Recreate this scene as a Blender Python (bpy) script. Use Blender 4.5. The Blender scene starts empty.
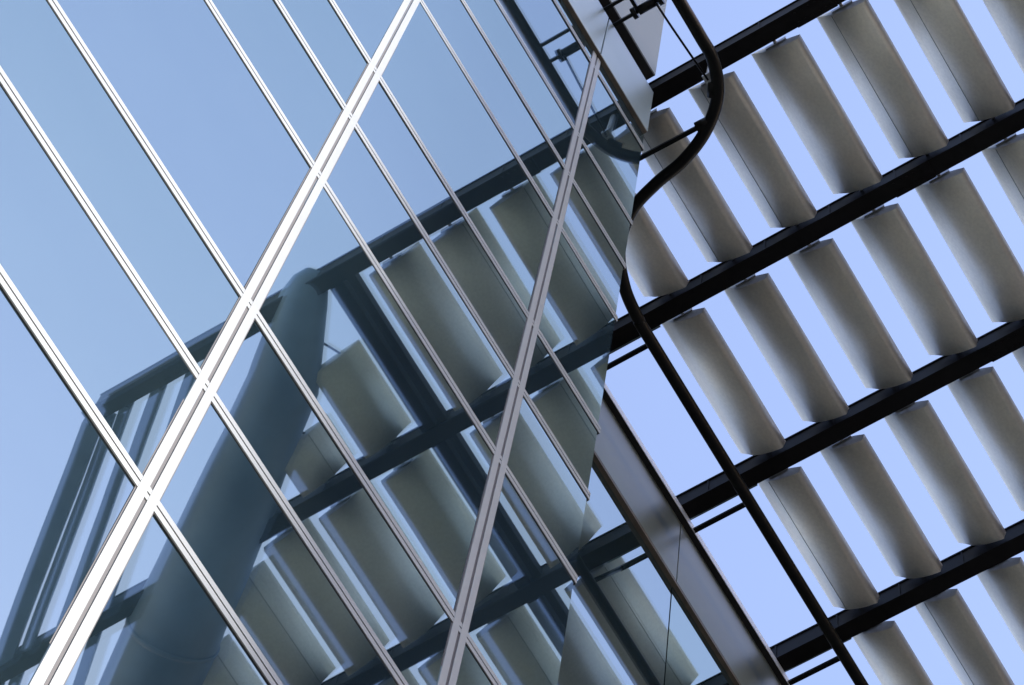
import bpy, bmesh, math, random
from mathutils import Vector, Matrix
random.seed(7)
sc = bpy.context.scene
S = 3.3                                   # metres per layout unit (distance camera - glass wall)

# ------------------------------------------------------------------ camera
MX = ((0.51611648, -0.85245405, 0.08334191),
      (0.82254415, 0.46615947, -0.32575522),
      (0.23884074, 0.23668004, 0.94177368))
F = 2930.993
cam = bpy.data.cameras.new('camera'); camo = bpy.data.objects.new('camera', cam)
sc.collection.objects.link(camo)
r0, r1, r2 = (Vector(r) for r in MX)
camo.matrix_world = Matrix(((r0.x, -r1.x, -r2.x, 0), (r0.y, -r1.y, -r2.y, 0), (r0.z, -r1.z, -r2.z, 0), (0, 0, 0, 1)))
cam.sensor_fit = 'HORIZONTAL'; cam.sensor_width = 36; cam.lens = F / 1024 * 36
cam.clip_start = .1; cam.clip_end = 5000
sc.camera = camo
sc.render.resolution_x = 1024; sc.render.resolution_y = 685

# ------------------------------------------------------------------ sky and sun
SUN = Vector((0.30, -0.82, 0.54)).normalized()
el = math.asin(SUN.z)
w = bpy.data.worlds.new('World'); sc.world = w; w.use_nodes = True
nt = w.node_tree; nt.nodes.clear()
sky = nt.nodes.new('ShaderNodeTexSky'); sky.sky_type = 'NISHITA'; sky.sun_disc = False
sky.sun_elevation = el; sky.sun_rotation = math.atan2(SUN.x, SUN.y)
sky.air_density = 1.0; sky.dust_density = 0.5; sky.ozone_density = 3.0; sky.altitude = 100
tint = nt.nodes.new('ShaderNodeMix'); tint.data_type = 'RGBA'; tint.blend_type = 'MULTIPLY'
tint.inputs[0].default_value = 1.0; tint.inputs[7].default_value = (1.36, 1.045, .93, 1)
bg = nt.nodes.new('ShaderNodeBackground'); bg.inputs[1].default_value = .13
out = nt.nodes.new('ShaderNodeOutputWorld')
nt.links.new(sky.outputs[0], tint.inputs[6]); nt.links.new(tint.outputs[2], bg.inputs[0]); nt.links.new(bg.outputs[0], out.inputs[0])
sl = bpy.data.lights.new('sun', 'SUN'); sl.energy = 2.5; sl.angle = math.radians(.5); sl.color = (1, .95, .88)
so = bpy.data.objects.new('sun', sl); sc.collection.objects.link(so)
so.rotation_euler = (-SUN).to_track_quat('-Z', 'Y').to_euler(); so.location = (0, -60, 120)
sc.view_settings.view_transform = 'Standard'; sc.view_settings.look = 'None'
sc.view_settings.gamma = 1; sc.view_settings.use_curve_mapping = False
sc.view_settings.exposure = 2.0

# ------------------------------------------------------------------ materials
def nodes(name):
    m = bpy.data.materials.new(name); m.use_nodes = True
    t = m.node_tree; b = t.nodes['Principled BSDF']; return m, t, b
def noise(t, scale, detail=4, stretch=(1, 1, 1), rough=.55):
    tc = t.nodes.new('ShaderNodeTexCoord'); mp = t.nodes.new('ShaderNodeMapping'); mp.inputs['Scale'].default_value = stretch
    n = t.nodes.new('ShaderNodeTexNoise'); n.inputs['Scale'].default_value = scale; n.inputs['Detail'].default_value = detail
    n.inputs['Roughness'].default_value = rough
    t.links.new(tc.outputs['Object'], mp.inputs[0]); t.links.new(mp.outputs[0], n.inputs['Vector']); return n
def metal(name, c, rough=.4, metallic=0., var=.12, scale=3., stretch=(1, 1, 1), spec=.5, bump=.0):
    m, t, b = nodes(name)
    n = noise(t, scale, 6, stretch)
    r = t.nodes.new('ShaderNodeValToRGB'); r.color_ramp.elements[0].position = .3; r.color_ramp.elements[1].position = .7
    r.color_ramp.elements[0].color = (*[x * (1 - var) for x in c], 1); r.color_ramp.elements[1].color = (*[min(1, x * (1 + var)) for x in c], 1)
    t.links.new(n.outputs[0], r.inputs[0]); t.links.new(r.outputs[0], b.inputs['Base Color'])
    b.inputs['Roughness'].default_value = rough; b.inputs['Metallic'].default_value = metallic
    b.inputs['Specular IOR Level'].default_value = spec
    if bump:
        bp = t.nodes.new('ShaderNodeBump'); bp.inputs['Strength'].default_value = bump; bp.inputs['Distance'].default_value = .01
        t.links.new(n.outputs[0], bp.inputs['Height']); t.links.new(bp.outputs[0], b.inputs['Normal'])
    return m
def mirror_glass():
    m, t, b = nodes('coated_glass'); t.nodes.remove(b); o = t.nodes['Material Output']; L = t.links.new
    oi = t.nodes.new('ShaderNodeObjectInfo')
    cr = t.nodes.new('ShaderNodeValToRGB'); cr.color_ramp.elements[0].color = (.545, .62, .52, 1); cr.color_ramp.elements[1].color = (.58, .63, .60, 1)
    L(oi.outputs['Random'], cr.inputs[0])
    n = noise(t, .5, 1.5); bp = t.nodes.new('ShaderNodeBump'); bp.inputs['Strength'].default_value = .05; bp.inputs['Distance'].default_value = .02
    L(n.outputs[0], bp.inputs['Height'])
    g = t.nodes.new('ShaderNodeBsdfGlossy'); g.inputs['Roughness'].default_value = .01; L(cr.outputs[0], g.inputs['Color']); L(bp.outputs[0], g.inputs['Normal'])
    # the inner sheet of the double glazing reflects too, bowed a little differently from the outer one
    add = t.nodes.new('ShaderNodeVectorMath'); add.operation = 'ADD'
    sc_ = t.nodes.new('ShaderNodeVectorMath'); sc_.operation = 'MULTIPLY_ADD'
    wn = t.nodes.new('ShaderNodeTexWhiteNoise'); wn.noise_dimensions = '1D'; L(oi.outputs['Random'], wn.inputs['W'])
    L(wn.outputs['Color'], sc_.inputs[0]); sc_.inputs[1].default_value = (.0060, 0, .0040); sc_.inputs[2].default_value = (-.0055, 0, -.0035)
    L(bp.outputs[0], add.inputs[0]); L(sc_.outputs[0], add.inputs[1])
    nm = t.nodes.new('ShaderNodeVectorMath'); nm.operation = 'NORMALIZE'; L(add.outputs[0], nm.inputs[0])
    g2 = t.nodes.new('ShaderNodeBsdfGlossy'); g2.inputs['Roughness'].default_value = .02; g2.inputs['Color'].default_value = (.42, .58, .74, 1); L(nm.outputs[0], g2.inputs['Normal'])
    mg = t.nodes.new('ShaderNodeMixShader'); mg.inputs[0].default_value = .24; L(g.outputs[0], mg.inputs[1]); L(g2.outputs[0], mg.inputs[2])
    # thin film of dust on the outside
    d = t.nodes.new('ShaderNodeBsdfDiffuse')
    n2 = noise(t, 1.3, 5); dr = t.nodes.new('ShaderNodeValToRGB'); dr.color_ramp.elements[0].position = .3; dr.color_ramp.elements[1].position = .7
    dr.color_ramp.elements[0].color = (.024, .050, .072, 1); dr.color_ramp.elements[1].color = (.042, .074, .094, 1)
    L(n2.outputs[0], dr.inputs[0]); L(dr.outputs[0], d.inputs['Color'])
    mx = t.nodes.new('ShaderNodeMixShader'); mx.inputs[0].default_value = .80
    L(d.outputs[0], mx.inputs[1]); L(mg.outputs[0], mx.inputs[2]); L(mx.outputs[0], o.inputs[0])
    return m
GLASS = mirror_glass()
CAP = metal('pale_aluminium', (.25, .265, .262), .42, .25, .04, 6)
WHITE = metal('white_coping', (.8, .8, .79), .4, 0, .03, 6)
CAPD = metal('dark_gasket_and_shade', (.018, .016, .016), .6, 0, .3, 8)  # gasket black, also used for painted shade under the upper cladding
GROOVE = metal('brown_gasket', (.034, .030, .031), .55, 0, .2, 8)
FASC = metal('fascia_aluminium', (.25, .31, .31), .36, .5, .10, 1.2)
FASC2 = metal('weathered_fascia_metal', (.125, .150, .138), .38, .2, .2, 1.0, bump=.05)
SOFF = metal('brown_soffit', (.10, .078, .062), .5, .1, .35, 9)
def blade_paint():
    m, t, b = nodes('blade_paint'); L = t.links.new
    oi = t.nodes.new('ShaderNodeObjectInfo')
    off = t.nodes.new('ShaderNodeVectorMath'); off.operation = 'SCALE'; off.inputs[0].default_value = (17, 31, 13); L(oi.outputs['Random'], off.inputs['Scale'])
    tc = t.nodes.new('ShaderNodeTexCoord'); ad = t.nodes.new('ShaderNodeVectorMath'); ad.operation = 'ADD'; L(tc.outputs['Object'], ad.inputs[0]); L(off.outputs[0], ad.inputs[1])
    big = t.nodes.new('ShaderNodeTexNoise'); big.inputs['Scale'].default_value = 1.6; big.inputs['Detail'].default_value = 5; L(ad.outputs[0], big.inputs['Vector'])
    fine = t.nodes.new('ShaderNodeTexNoise'); fine.inputs['Scale'].default_value = 42; fine.inputs['Detail'].default_value = 2; L(ad.outputs[0], fine.inputs['Vector'])
    r1 = t.nodes.new('ShaderNodeValToRGB'); r1.color_ramp.elements[0].position = .35; r1.color_ramp.elements[1].position = .68
    r1.color_ramp.elements[0].color = (.68, .645, .58, 1); r1.color_ramp.elements[1].color = (.78, .745, .675, 1); L(big.outputs[0], r1.inputs[0])
    r2_ = t.nodes.new('ShaderNodeValToRGB'); r2_.color_ramp.elements[0].position = .32; r2_.color_ramp.elements[1].position = .66
    r2_.color_ramp.elements[0].color = (.90, .90, .91, 1); r2_.color_ramp.elements[1].color = (1.0, 1.0, 1.0, 1); L(fine.outputs[0], r2_.inputs[0])
    mu = t.nodes.new('ShaderNodeMix'); mu.data_type = 'RGBA'; mu.blend_type = 'MULTIPLY'; mu.inputs[0].default_value = 1
    L(r1.outputs[0], mu.inputs[6]); L(r2_.outputs[0], mu.inputs[7]); L(mu.outputs[2], b.inputs['Base Color'])
    b.inputs['Roughness'].default_value = .48; b.inputs['Metallic'].default_value = .15
    bp = t.nodes.new('ShaderNodeBump'); bp.inputs['Strength'].default_value = .05; bp.inputs['Distance'].default_value = .01; L(big.outputs[0], bp.inputs['Height']); L(bp.outputs[0], b.inputs['Normal'])
    return m
BLADE = blade_paint()
BEAM = metal('black_steel', (.007, .006, .0065), .55, 0, .35, 5, spec=.15, bump=.1)
RAIL = metal('black_rail_paint', (.006, .006, .006), .35, 0, .3, 9, spec=.2)
TUBE = metal('grey_tube_paint', (.16, .25, .40), .5, 0, .3, 1.0)
CLAD = metal('grey_cladding', (.125, .150, .148), .55, 0, .08, 1)
PAVE = metal('dark_paving', (.05, .045, .038), .85, 0, .2, .4)
STONE = metal('tower_stone', (.22, .20, .175), .8, 0, .12, .3)
TGLASS = metal('tower_window_glass', (.03, .04, .05), .08, 0, .2, 1)
ROOF = metal('roof_membrane', (.12, .12, .12), .9, 0, .2, 1)
STEEL = metal('galvanised_steel', (.5, .5, .52), .35, .6, .1, 10)

# ------------------------------------------------------------------ helpers (layout units in, metres out)
def box(bm, x0, x1, y0, y1, z0, z1):
    v = [bm.verts.new(Vector((x, y, z)) * S) for z in (z0, z1) for y in (y0, y1) for x in (x0, x1)]
    for f in ((0, 2, 3, 1), (4, 5, 7, 6), (0, 1, 5, 4), (2, 6, 7, 3), (0, 4, 6, 2), (1, 3, 7, 5)):
        bm.faces.new([v[i] for i in f])
def obar(bm, a, b, wd, ht):
    a = Vector(a); b = Vector(b); d = (b - a).normalized(); s = d.cross(Vector((0, 0, 1)))
    if s.length < 1e-3: s = Vector((1, 0, 0))
    s.normalize(); u = s.cross(d)
    v = [bm.verts.new((p + s * i * wd / 2 + u * j * ht / 2) * S) for p in (a, b) for i, j in ((-1, -1), (1, -1), (1, 1), (-1, 1))]
    for f in ((3, 2, 1, 0), (4, 5, 6, 7), (0, 1, 5, 4), (1, 2, 6, 5), (2, 3, 7, 6), (3, 0, 4, 7)): bm.faces.new([v[i] for i in f])
def tube(bm, pts, rad, n=14, caps=True):
    pts = [Vector(p) for p in pts]; rad = rad if isinstance(rad, (list, tuple)) else [rad] * len(pts)
    rings = []; up = Vector((0, 0, 1))
    for i, p in enumerate(pts):
        d = (pts[min(i + 1, len(pts) - 1)] - pts[max(i - 1, 0)]).normalized()
        if abs(d.dot(up)) > .95: up = Vector((1, 0, 0))
        s = d.cross(up).normalized(); u = s.cross(d)
        rings.append([bm.verts.new((p + (s * math.cos(2 * math.pi * k / n) + u * math.sin(2 * math.pi * k / n)) * rad[i]) * S) for k in range(n)])
    for a, b in zip(rings, rings[1:]):
        for k in range(n):
            f = bm.faces.new((a[k], a[(k + 1) % n], b[(k + 1) % n], b[k])); f.smooth = True
    if caps: bm.faces.new(rings[0][::-1]); bm.faces.new(rings[-1])
def obj(name, bm, m, parent=None, bevel=0):
    me = bpy.data.meshes.new(name); bmesh.ops.recalc_face_normals(bm, faces=bm.faces[:]); bm.to_mesh(me); bm.free()
    for mm in (m if isinstance(m, list) else [m]): me.materials.append(mm)
    o = bpy.data.objects.new(name, me); sc.collection.objects.link(o)
    if parent: o.parent = parent
    if bevel:
        b = o.modifiers.new('bevel', 'BEVEL'); b.width = bevel; b.segments = 2; b.limit_method = 'ANGLE'
    return o
def thing(name, label, cat, group=None, loc=None):
    o = bpy.data.objects.new(name, None); sc.collection.objects.link(o); o['label'] = label; o['category'] = cat
    if group: o['group'] = group
    return o
def tag(o, label, cat, group=None):
    o['label'] = label; o['category'] = cat
    if group: o['group'] = group
def structure(o): o['kind'] = 'structure'
def smooth_path(ctrl, n=10):
    c = [Vector(p) for p in ctrl]; c = [c[0] * 2 - c[1]] + c + [c[-1] * 2 - c[-2]]; out_ = []
    for i in range(1, len(c) - 2):
        for k in range(n):
            t = k / n; p0, p1, p2, p3 = c[i - 1:i + 3]
            out_.append(.5 * ((2 * p1) + (p2 - p0) * t + (2 * p0 - 5 * p1 + 4 * p2 - p3) * t * t + (3 * p1 - p0 - 3 * p2 + p3) * t ** 3))
    out_.append(c[-2]); return out_

GZ = -1.6 / S
H = 6.39
EDGE = 1.235                               # right-hand corner of the front glass wall
Y1, Y2 = 1.0, 1.487                         # front wall plane, set-back wall plane
ZB, ZT = 5.862, 6.19; ZB2, ZT2 = 6.01, 6.350                       # fascia bottom and top

# ------------------------------------------------------------------ ground
bm = bmesh.new(); v = [bm.verts.new((x, y, GZ * S)) for x, y in ((-900, -900), (900, -900), (900, 900), (-900, 900))]; bm.faces.new(v)
structure(obj('ground', bm, PAVE))

# ------------------------------------------------------------------ curtain walls
def rows_z():
    zs = []; base = 2.493
    for k in range(-3, 4):
        for o_ in (0, .296, .563): zs.append(base + 1.092 * k + o_)
    return [z for z in zs if GZ + .05 < z < ZB - .05]
ZS = sorted(rows_z())
def pane(x0, x1, z0, z1, y, parent):
    g = .0015; bm = bmesh.new(); th = .006
    box(bm, x0 + g, x1 - g, -th, 0, z0 + g, z1 - g)
    o = obj('glass_pane', bm, GLASS, parent)
    cx, cz = (x0 + x1) / 2 * S, (z0 + z1) / 2 * S
    for vv in o.data.vertices: vv.co.x -= cx; vv.co.z -= cz
    o.location = (cx, (y + .006) * S, cz)
    o.rotation_euler = (math.radians(random.gauss(0, .06)), 0, math.radians(random.gauss(0, .075)))
    return o
def curtain_wall(label, y, cols, xl, xr, zs, fx0, fx1, seam):
    t = thing('glass_curtain_wall', label, 'glass wall')
    lv = [GZ] + zs + [ZB]
    for xa, xb in zip(cols, cols[1:]):
        for za, zb in zip(lv, lv[1:]):
            pane(xa, xb, za, zb, y, t)
    for z in zs:
        bm = bmesh.new()
        # two slim caps with a shallow joint between them, on a dark gasket that throws the lower shadow line
        box(bm, xl, xr, y - .0014, y + .004, z - .0128, z - .0016); box(bm, xl, xr, y - .0014, y + .004, z + .0016, z + .0128)
        o = obj('horizontal_mullion', bm, CAP, t)
        bm = bmesh.new(); box(bm, xl + .001, xr - .001, y - .0006, y + .0039, z - .0142, z + .0138); obj('gasket', bm, CAPD, o)
    for x in cols[1:-1]:
        bm = bmesh.new()
        box(bm, x - .0138, x - .0024, y - .0017, y + .005, GZ, ZB); box(bm, x + .0024, x + .0138, y - .0017, y + .005, GZ, ZB)
        o = obj('vertical_mullion', bm, CAP, t)
        bm = bmesh.new(); box(bm, x - .0156, x + .0156, y - .0004, y + .0045, GZ, ZB); obj('gasket', bm, GROOVE, o)
    # fascia band over the glass, in sheets with open joints
    bm = bmesh.new(); xs = [fx0] + [s for s in seam if fx0 < s < fx1] + [fx1]
    for a, b in zip(xs, xs[1:]): box(bm, a + .0016, b - .0016, y - .010, y + .03, ZB, ZT)
    o = obj('parapet_fascia', bm, FASC, t, .004)
    bm = bmesh.new(); box(bm, fx0 + .002, fx1 - .002, y - .009, y + .02, ZB - .004, ZB - .0005); obj('soffit_strip', bm, SOFF, o)
    bm = bmesh.new(); box(bm, fx0 + .002, fx1 - .002, y - .006, y + .03, ZB + .002, ZT - .002); obj('joint_backing', bm, CAPD, o)
    return t
cols1 = [-2.575 + .4525 * k for k in range(9)] + [EDGE]     # ... .1400 .5925 1.045
cols1 = [-1.6705, -1.218, -.7655, -.313, .1395, .592, 1.0415, EDGE]
w1 = curtain_wall('tall mirror glass wall with white mullions and pale fascia along its top, at the left', Y1, cols1, cols1[0], EDGE + .004, ZS, cols1[0], EDGE - .002, [.14, 1.0415])
cols2 = [EDGE + .006, 2.188, 3.09, 3.99]
def curtain2():
    t = thing('glass_curtain_wall', 'set-back mirror glass wall under a grey metal fascia, behind the corner of the larger glass wall', 'glass wall')
    zs = [2.493 + 1.092 * k for k in range(-2, 4)]
    zs = [z for z in zs if z < ZB2 - .5]
    lv = [GZ] + zs + [ZB2]
    for xa, xb in zip(cols2, cols2[1:]):
        for za, zb in zip(lv, lv[1:]): pane(xa, xb, za, zb, Y2 + .006, t)
    x0, x1 = cols2[0], cols2[-1]
    bm = bmesh.new(); box(bm, x0, x1, Y2 + .022, Y2 + .026, GZ, ZB2); obj('joint_backing', bm, CAPD, t)
    bm = bmesh.new()
    for a, b in zip(cols2, cols2[1:]): box(bm, a + .0012, b - .0012, Y2 - .005, Y2 + .03, ZB2, ZT2)
    o = obj('parapet_fascia', bm, FASC2, t, .004)
    bm = bmesh.new(); box(bm, x0, x1, Y2 - .0045, Y2 + .02, ZB2 - .012, ZB2 - .0008); obj('soffit_strip', bm, SOFF, o)
    bm = bmesh.new(); box(bm, x0, x1, Y2 - .002, Y2 + .03, ZB2 + .002, ZT2 - .002); obj('joint_backing', bm, CAPD, o)
    bm = bmesh.new(); box(bm, x0, x1, Y2 - .0185, Y2 + .10, ZT2 + .001, ZT2 + .004); obj('coping_underside', bm, CAPD, t)
    bm = bmesh.new(); box(bm, x0, x1, Y2 - .0195, Y2 + .10, ZT2 + .0045, ZT2 + .036); obj('coping', bm, WHITE, t)
    return t
w2 = curtain2()

# ------------------------------------------------------------------ building mass behind the glass, roof recess and upper cladding
t = thing('office_building', 'grey clad upper storey rising above the glass wall, its recess under it coloured dark for shade', 'building')
bm = bmesh.new(); box(bm, cols1[0], EDGE - .004, Y1 + .03, 3.4, GZ, ZT - .01); box(bm, EDGE - .004, cols2[-1], Y2 + .05, 3.4, GZ, ZT - .01)
obj('wall', bm, CLAD, t)
bm = bmesh.new(); box(bm, EDGE - .003, EDGE + .004, Y1 + .012, Y2 + .02, GZ, ZT); obj('return_wall', bm, CLAD, t)
bm = bmesh.new(); box(bm, cols1[0], EDGE + .004, Y1 + .002, Y1 + .06, 6.394, 6.3985); obj('soffit_shade', bm, CAPD, t)  # near-black sheet, the shade below the cladding put into its colour
bm = bmesh.new(); box(bm, cols1[0], EDGE + .002, Y1 + .05, 3.2, ZT - .02, 6.39); obj('recess', bm, CAPD, t)  # shade inside the set-back band put into its near-black colour
bm = bmesh.new(); box(bm, cols1[0], EDGE + .006, Y1 + .0, 3.2, 6.40, 8.2); obj('upper_cladding', bm, CLAD, t, .006)
bm = bmesh.new(); box(bm, cols1[0] , EDGE + .012, Y1 - .01, 3.25, 8.202, 8.26); obj('roof', bm, ROOF, t)

# ------------------------------------------------------------------ louvre canopy
can = thing('louvre_canopy', 'canopy of curved grey louvre blades between black steel beams against the sky', 'canopy')
PX = .0705 * H; X1 = .2038 * H; BW = .0063 * H; BH = .0125 * H
NB = 7
beam_x = [(X1 + PX * k - BW, X1 + PX * k) for k in range(NB)]
def outer_y(x): return -.546 - 1.33 * (x - 1.253)
def tube_y(x): return .06 - 1.42 * (x - 1.30)
for k, (a, b) in enumerate(beam_x):
    ys = outer_y(b) + .05; ye = (Y1 + .13) if k == 0 else 3.0
    bm = bmesh.new(); zt = H + BH; fl = .006
    box(bm, a, b, ys, ye, H, H + fl); box(bm, a, b, ys, ye, zt - fl, zt); box(bm, a + .003, b - .003, ys, ye, H + fl, zt - fl)
    # stiffeners
    y = ys + .3
    while y < ye:
        box(bm, a + .001, b - .001, y, y + .004, H + fl + .0002, zt - fl - .0002); y += .168
    o = obj('steel_beam', bm, BEAM, can)
    for ysp in (.62, -.35):
        if ys < ysp - .1:
            bm = bmesh.new(); box(bm, a - .0012, b + .0012, ysp - .05, ysp + .05, H - .004, H - .0006)
            for u in range(6):
                for xx in (a + .009, b - .009): tube(bm, [(xx, ysp - .042 + u * .0168, H - .008), (xx, ysp - .042 + u * .0168, H - .0035)], .003, 6)
            obj('splice_plate', bm, BEAM, o)
# blade section: convex underside with a crease a third of the way in from the high edge
def blade_bm(xa, xb):
    bm = bmesh.new(); c = .153; n = 16; low = []; top = []
    for i in range(n + 1):
        s = i / n; T = .036
        th = T * (1 - .22 * ((.3 - s) / .3) ** 2) if s < .3 else T * (1 - ((s - .3) / .7) ** 2)
        if s > .62: th -= .010 * (s - .62) * (1 - s) / .1
        low.append((s * c, -th))
    for i in range(n - 1, 0, -1):
        s = i / n; top.append((s * c, .011 * math.sin(math.pi * s)))
    prof = low + top; ca, sa = math.cos(TILT), math.sin(TILT)
    R = [[bm.verts.new(Vector((x, p[0] * ca - p[1] * sa, p[0] * sa + p[1] * ca)) * S) for p in prof] for x in (xa, xb)]
    m = len(prof)
    for k in range(m):
        f = bm.faces.new((R[0][k], R[0][(k + 1) % m], R[1][(k + 1) % m], R[1][k])); f.smooth = True
    bm.faces.new(R[0][::-1]); bm.faces.new(R[1])
    return bm
TILT = math.radians(32)
cols_y = [(.1832 - .0262 * k) * (H + .02) for k in range(-9, 7)]
cols_y += [-.080 - .168 * k for k in range(0, 7)]
ZBL = H + .022
cache = {}; pins = {}; seams = {}
for r in range(NB - 1):
    xa = beam_x[r][1] + .022; xb = beam_x[r + 1][0] - .010
    for y in cols_y:
        if r == 0 and y > 1.0 and y + .16 > 3: continue
        if y > 1.25: continue                               # the canopy stops at the rail
        a = xa
        if y < .1:
            lim = 1.352 + (.131 - y) / 1.40 - .04
            if lim > xb - .05: continue
            a = max(xa, lim)
        key = (r, round(a, 4))
        if key in cache: bl = cache[key].copy(); sc.collection.objects.link(bl)
        else:
            bl = obj('louvre_blade', blade_bm(a, xb), BLADE, can); cache[key] = bl
        bl.parent = can
        if random.random() < .2:
            if (r, round(a, 4)) not in seams:
                s_ = .62; th_ = .036 * (1 - ((s_ - .3) / .7) ** 2); ca, sa = math.cos(TILT), math.sin(TILT)
                py, pz = s_ * .153 * ca + th_ * sa, s_ * .153 * sa - th_ * ca
                bm = bmesh.new(); obar(bm, (a + .003, py, pz), (xb - .003, py, pz), .0011, .0009)
                sm_ = obj('seam', bm, CLAD); seams[(r, round(a, 4))] = sm_
            else: sm_ = seams[(r, round(a, 4))].copy(); sc.collection.objects.link(sm_)
            sm_.parent = bl
        if a > xa:
            bm = bmesh.new(); tube(bm, [(a + .004, .085, .045), (a - .055, .060, .030)], .0032, 8); tr = obj('tie_rod', bm, RAIL); tr.parent = bl
        for e, xe in enumerate((a, xb)):
            if xe > xa and e == 0: continue
            if e not in pins:
                bm = bmesh.new(); sg = -1 if e == 0 else 1
                tube(bm, [(-sg * .01, .066, .040), (sg * .020, .066, .040)], .0045, 8)
                box(bm, *(sorted((sg * .001, sg * .004))), .040, .092, .031, .050)
                pins[e] = bm_pin = obj('pivot_pin', bm, STEEL)
                pn = bm_pin
            else: pn = pins[e].copy(); sc.collection.objects.link(pn)
            pn.parent = bl; pn.location = (xe * S, 0, 0)
        bl.location = (0, y * S, (ZBL + random.gauss(0, .0015)) * S); bl.rotation_euler = (math.radians(random.gauss(0, .9)), 0, 0)
# girder running parallel to the wall
bm = bmesh.new()
for k in range(NB - 1):
    xa, xb = beam_x[k][1] + .001, beam_x[k + 1][0] - .001
    box(bm, xa, xb, .088, .122, H + .002, H + .066); box(bm, xa, xb, .130, .150, H + .012, H + .05)
obj('girder', bm, BEAM, can)
# rounded diagonal edge tube
pts = [(1.262, .062, H + .06), (1.275, .045, H + .045), (1.30, .012, H + .033), (1.345, -.035, H + .03)]
rad = [.024, .044, .058, .067]
x = 1.45
while x < 4.2:
    pts.append((x, tube_y(x) + .015, H + .03)); rad.append(.073 + .046 * min(1, (x - 1.3) / .6)); x += .2
bm = bmesh.new(); tube(bm, pts, rad, 28); obj('edge_tube', bm, TUBE, can)
for i in (6, 9, 12, 15):
    p, q = Vector(pts[i]), Vector(pts[i + 1]); d = (q - p).normalized()
    bm = bmesh.new(); tube(bm, [p, p + d * .006, p + d * .012], rad[i] * 1.035, 28); obj('tube_collar', bm, TUBE, can)
# fins outside the tube
for off, wd in ((.05, .056), (.115, .030), (.205, .034), (.30, .03)):
    bm = bmesh.new()
    x0, x1 = beam_x[0][0] + .01, beam_x[-1][0]
    for k in range(NB - 1):
        xa, xb = beam_x[k][1] + .001, beam_x[k + 1][0] - .001
        sl_ = -1.33 + (off - .05) * .35
        ya = outer_y(1.253) + off + sl_ * (xa - 1.253); yb = outer_y(1.253) + off + sl_ * (xb - 1.253)
        obar(bm, (xa, ya, H + .035), (xb, yb, H + .035), wd * .8, .06)
    obj('edge_fin', bm, TUBE, can)

# ------------------------------------------------------------------ maintenance rail
rl = thing('facade_rail', 'black tubular maintenance rail bending round the corner of the glass wall', 'rail')
ZR = 6.195
c = [(-1.6, .841), (.2, .841), (1.0, .841), (1.17, .841), (1.235, .844), (1.306, .873), (1.362, .935), (1.396, 1.01), (1.412, 1.09), (1.44, 1.17), (1.50, 1.235), (1.58, 1.270), (1.66, 1.282), (1.75, 1.284), (2.4, 1.284), (3.4, 1.284), (3.9, 1.284)]
c = [(a, b, ZR) for a, b in c]
bm = bmesh.new(); tube(bm, smooth_path(c, 8), .0142, 16); obj('rail_tube', bm, RAIL, rl)
bm = bmesh.new(); tube(bm, [(p.x, p.y, p.z + .020) for p in smooth_path(c, 6)], .006, 8); obj('rail_flange', bm, RAIL, rl)
for bx, ya, yb in ((-.8, .84, Y1), (.15, .84, Y1)):
    bm = bmesh.new(); obar(bm, (bx, ya, ZR + .01), (bx, yb, ZR + .01), .012, .02); obar(bm, (bx + .035, ya, ZR + .01), (bx + .035, yb, ZR + .01), .012, .02); obj('bracket', bm, RAIL, rl)
# paired bracket over the fascia
bm = bmesh.new(); obar(bm, (1.022, .845, ZR + .012), (1.022, 1.06, ZR + .012), .007, .012); obar(bm, (1.062, .845, ZR + .012), (1.062, 1.06, ZR + .012), .007, .012)
obar(bm, (1.018, .93, ZR + .012), (1.066, .93, ZR + .012), .008, .012)
tube(bm, [(1.062, .885, ZR + .012), (1.062, .93, ZR + .012)], .0105, 10); tube(bm, [(1.062, .872, ZR + .012), (1.062, .882, ZR + .012)], .015, 10)
tube(bm, [(1.062, .935, ZR + .012), (1.062, .945, ZR + .012)], .0135, 10)
obj('bracket', bm, RAIL, rl)
# corner bracket
bm = bmesh.new(); obar(bm, (1.348, .93, ZR), (1.342, 1.20, ZR), .0095, .012); tube(bm, [(1.348, .915, ZR), (1.347, .95, ZR)], .013, 10); obj('bracket', bm, RAIL, rl)
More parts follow.
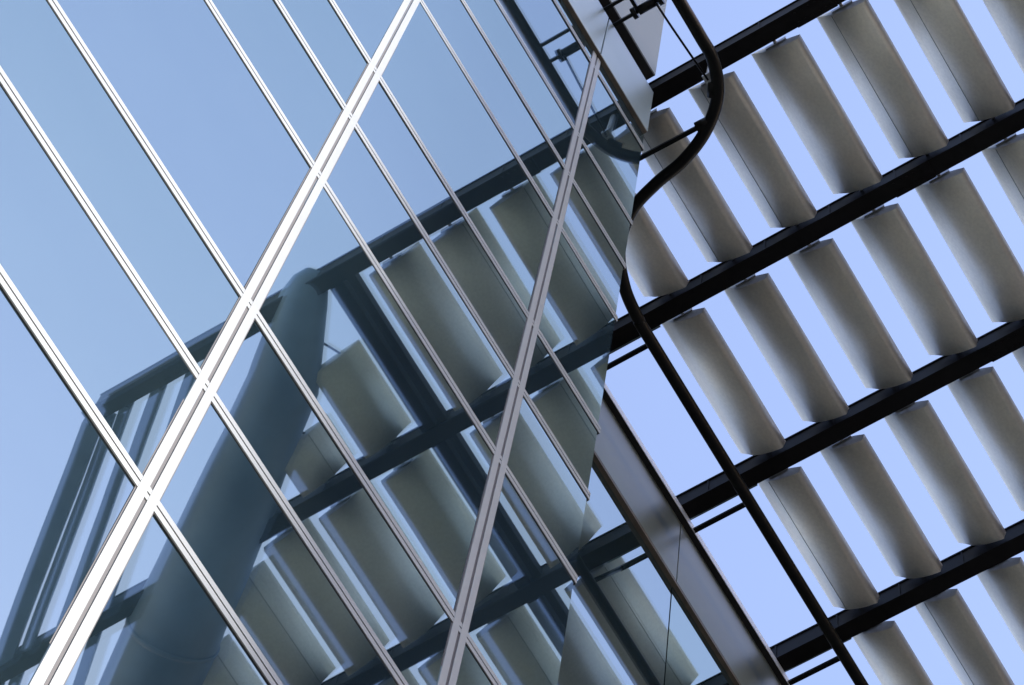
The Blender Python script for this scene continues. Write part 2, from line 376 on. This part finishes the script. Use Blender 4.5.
# brackets on the set-back wall, each a plate and a bar
for k in range(1, NB - 1):
    xc = beam_x[k][1]
    xb_ = xc + .022
    bm = bmesh.new(); obar(bm, (xb_, 1.318, 6.366), (xb_, Y2 + .02, 6.366), .011, .010)
    tube(bm, [(xb_ / 1.0276, 1.284, ZR + .012), (xb_, 1.322, 6.368)], .006, 8); o = obj('bracket', bm, RAIL, rl)
    bm = bmesh.new(); box(bm, xc + .001, xc + .008, 1.29, Y2 + .06, H + .012, H + .018); obj('bracket_plate', bm, FASC, rl)
# hanger at the bend
bm = bmesh.new(); tube(bm, [(1.267, .875, ZR), (1.275, .875, H + .002)], .007, 8); obar(bm, (1.255, .875, ZR + .012), (1.285, .875, ZR + .012), .018, .014); obj('hanger', bm, STEEL, rl)
bm = bmesh.new(); tube(bm, [(1.277, .868, ZR + .002), (1.305, .886, ZR + .002)], .012, 8); obj('clamp', bm, RAIL, rl)
bm = bmesh.new(); tube(bm, smooth_path([(1.064, .887, ZR), (1.12, .884, ZR - .003), (1.2, .879, ZR - .003), (1.267, .875, ZR)], 6), .0026, 8)
cb = obj('safety_cable', bm, RAIL); tag(cb, 'thin black cable stretched between the top bracket and the bend of the rail', 'cable')

# ------------------------------------------------------------------ unseen tower added outside the frame to shade the right part
tw = thing('added_shade_tower', 'unseen stone tower with window bands, added to cast the shadow edge on the glass wall', 'building')
K = 20.; hx, hy = SUN.x / math.hypot(SUN.x, SUN.y), SUN.y / math.hypot(SUN.x, SUN.y)
tx, ty = .68 + hx * K + 6 * hx / abs(hy), Y1 + hy * K
bm = bmesh.new(); box(bm, tx, tx + 9, ty - 6, ty, GZ, 27); obj('wall', bm, STONE, tw)
z = .6
while z < 26:
    bm = bmesh.new(); box(bm, tx - .012, tx + 8.7, ty - 5.7, ty + .012, z, z + .6); obj('window_band', bm, TGLASS, tw); z += 1.1
bm = bmesh.new(); box(bm, tx, tx + 9.05, ty - 6.05, ty, 27.002, 27.3); obj('roof', bm, ROOF, tw)
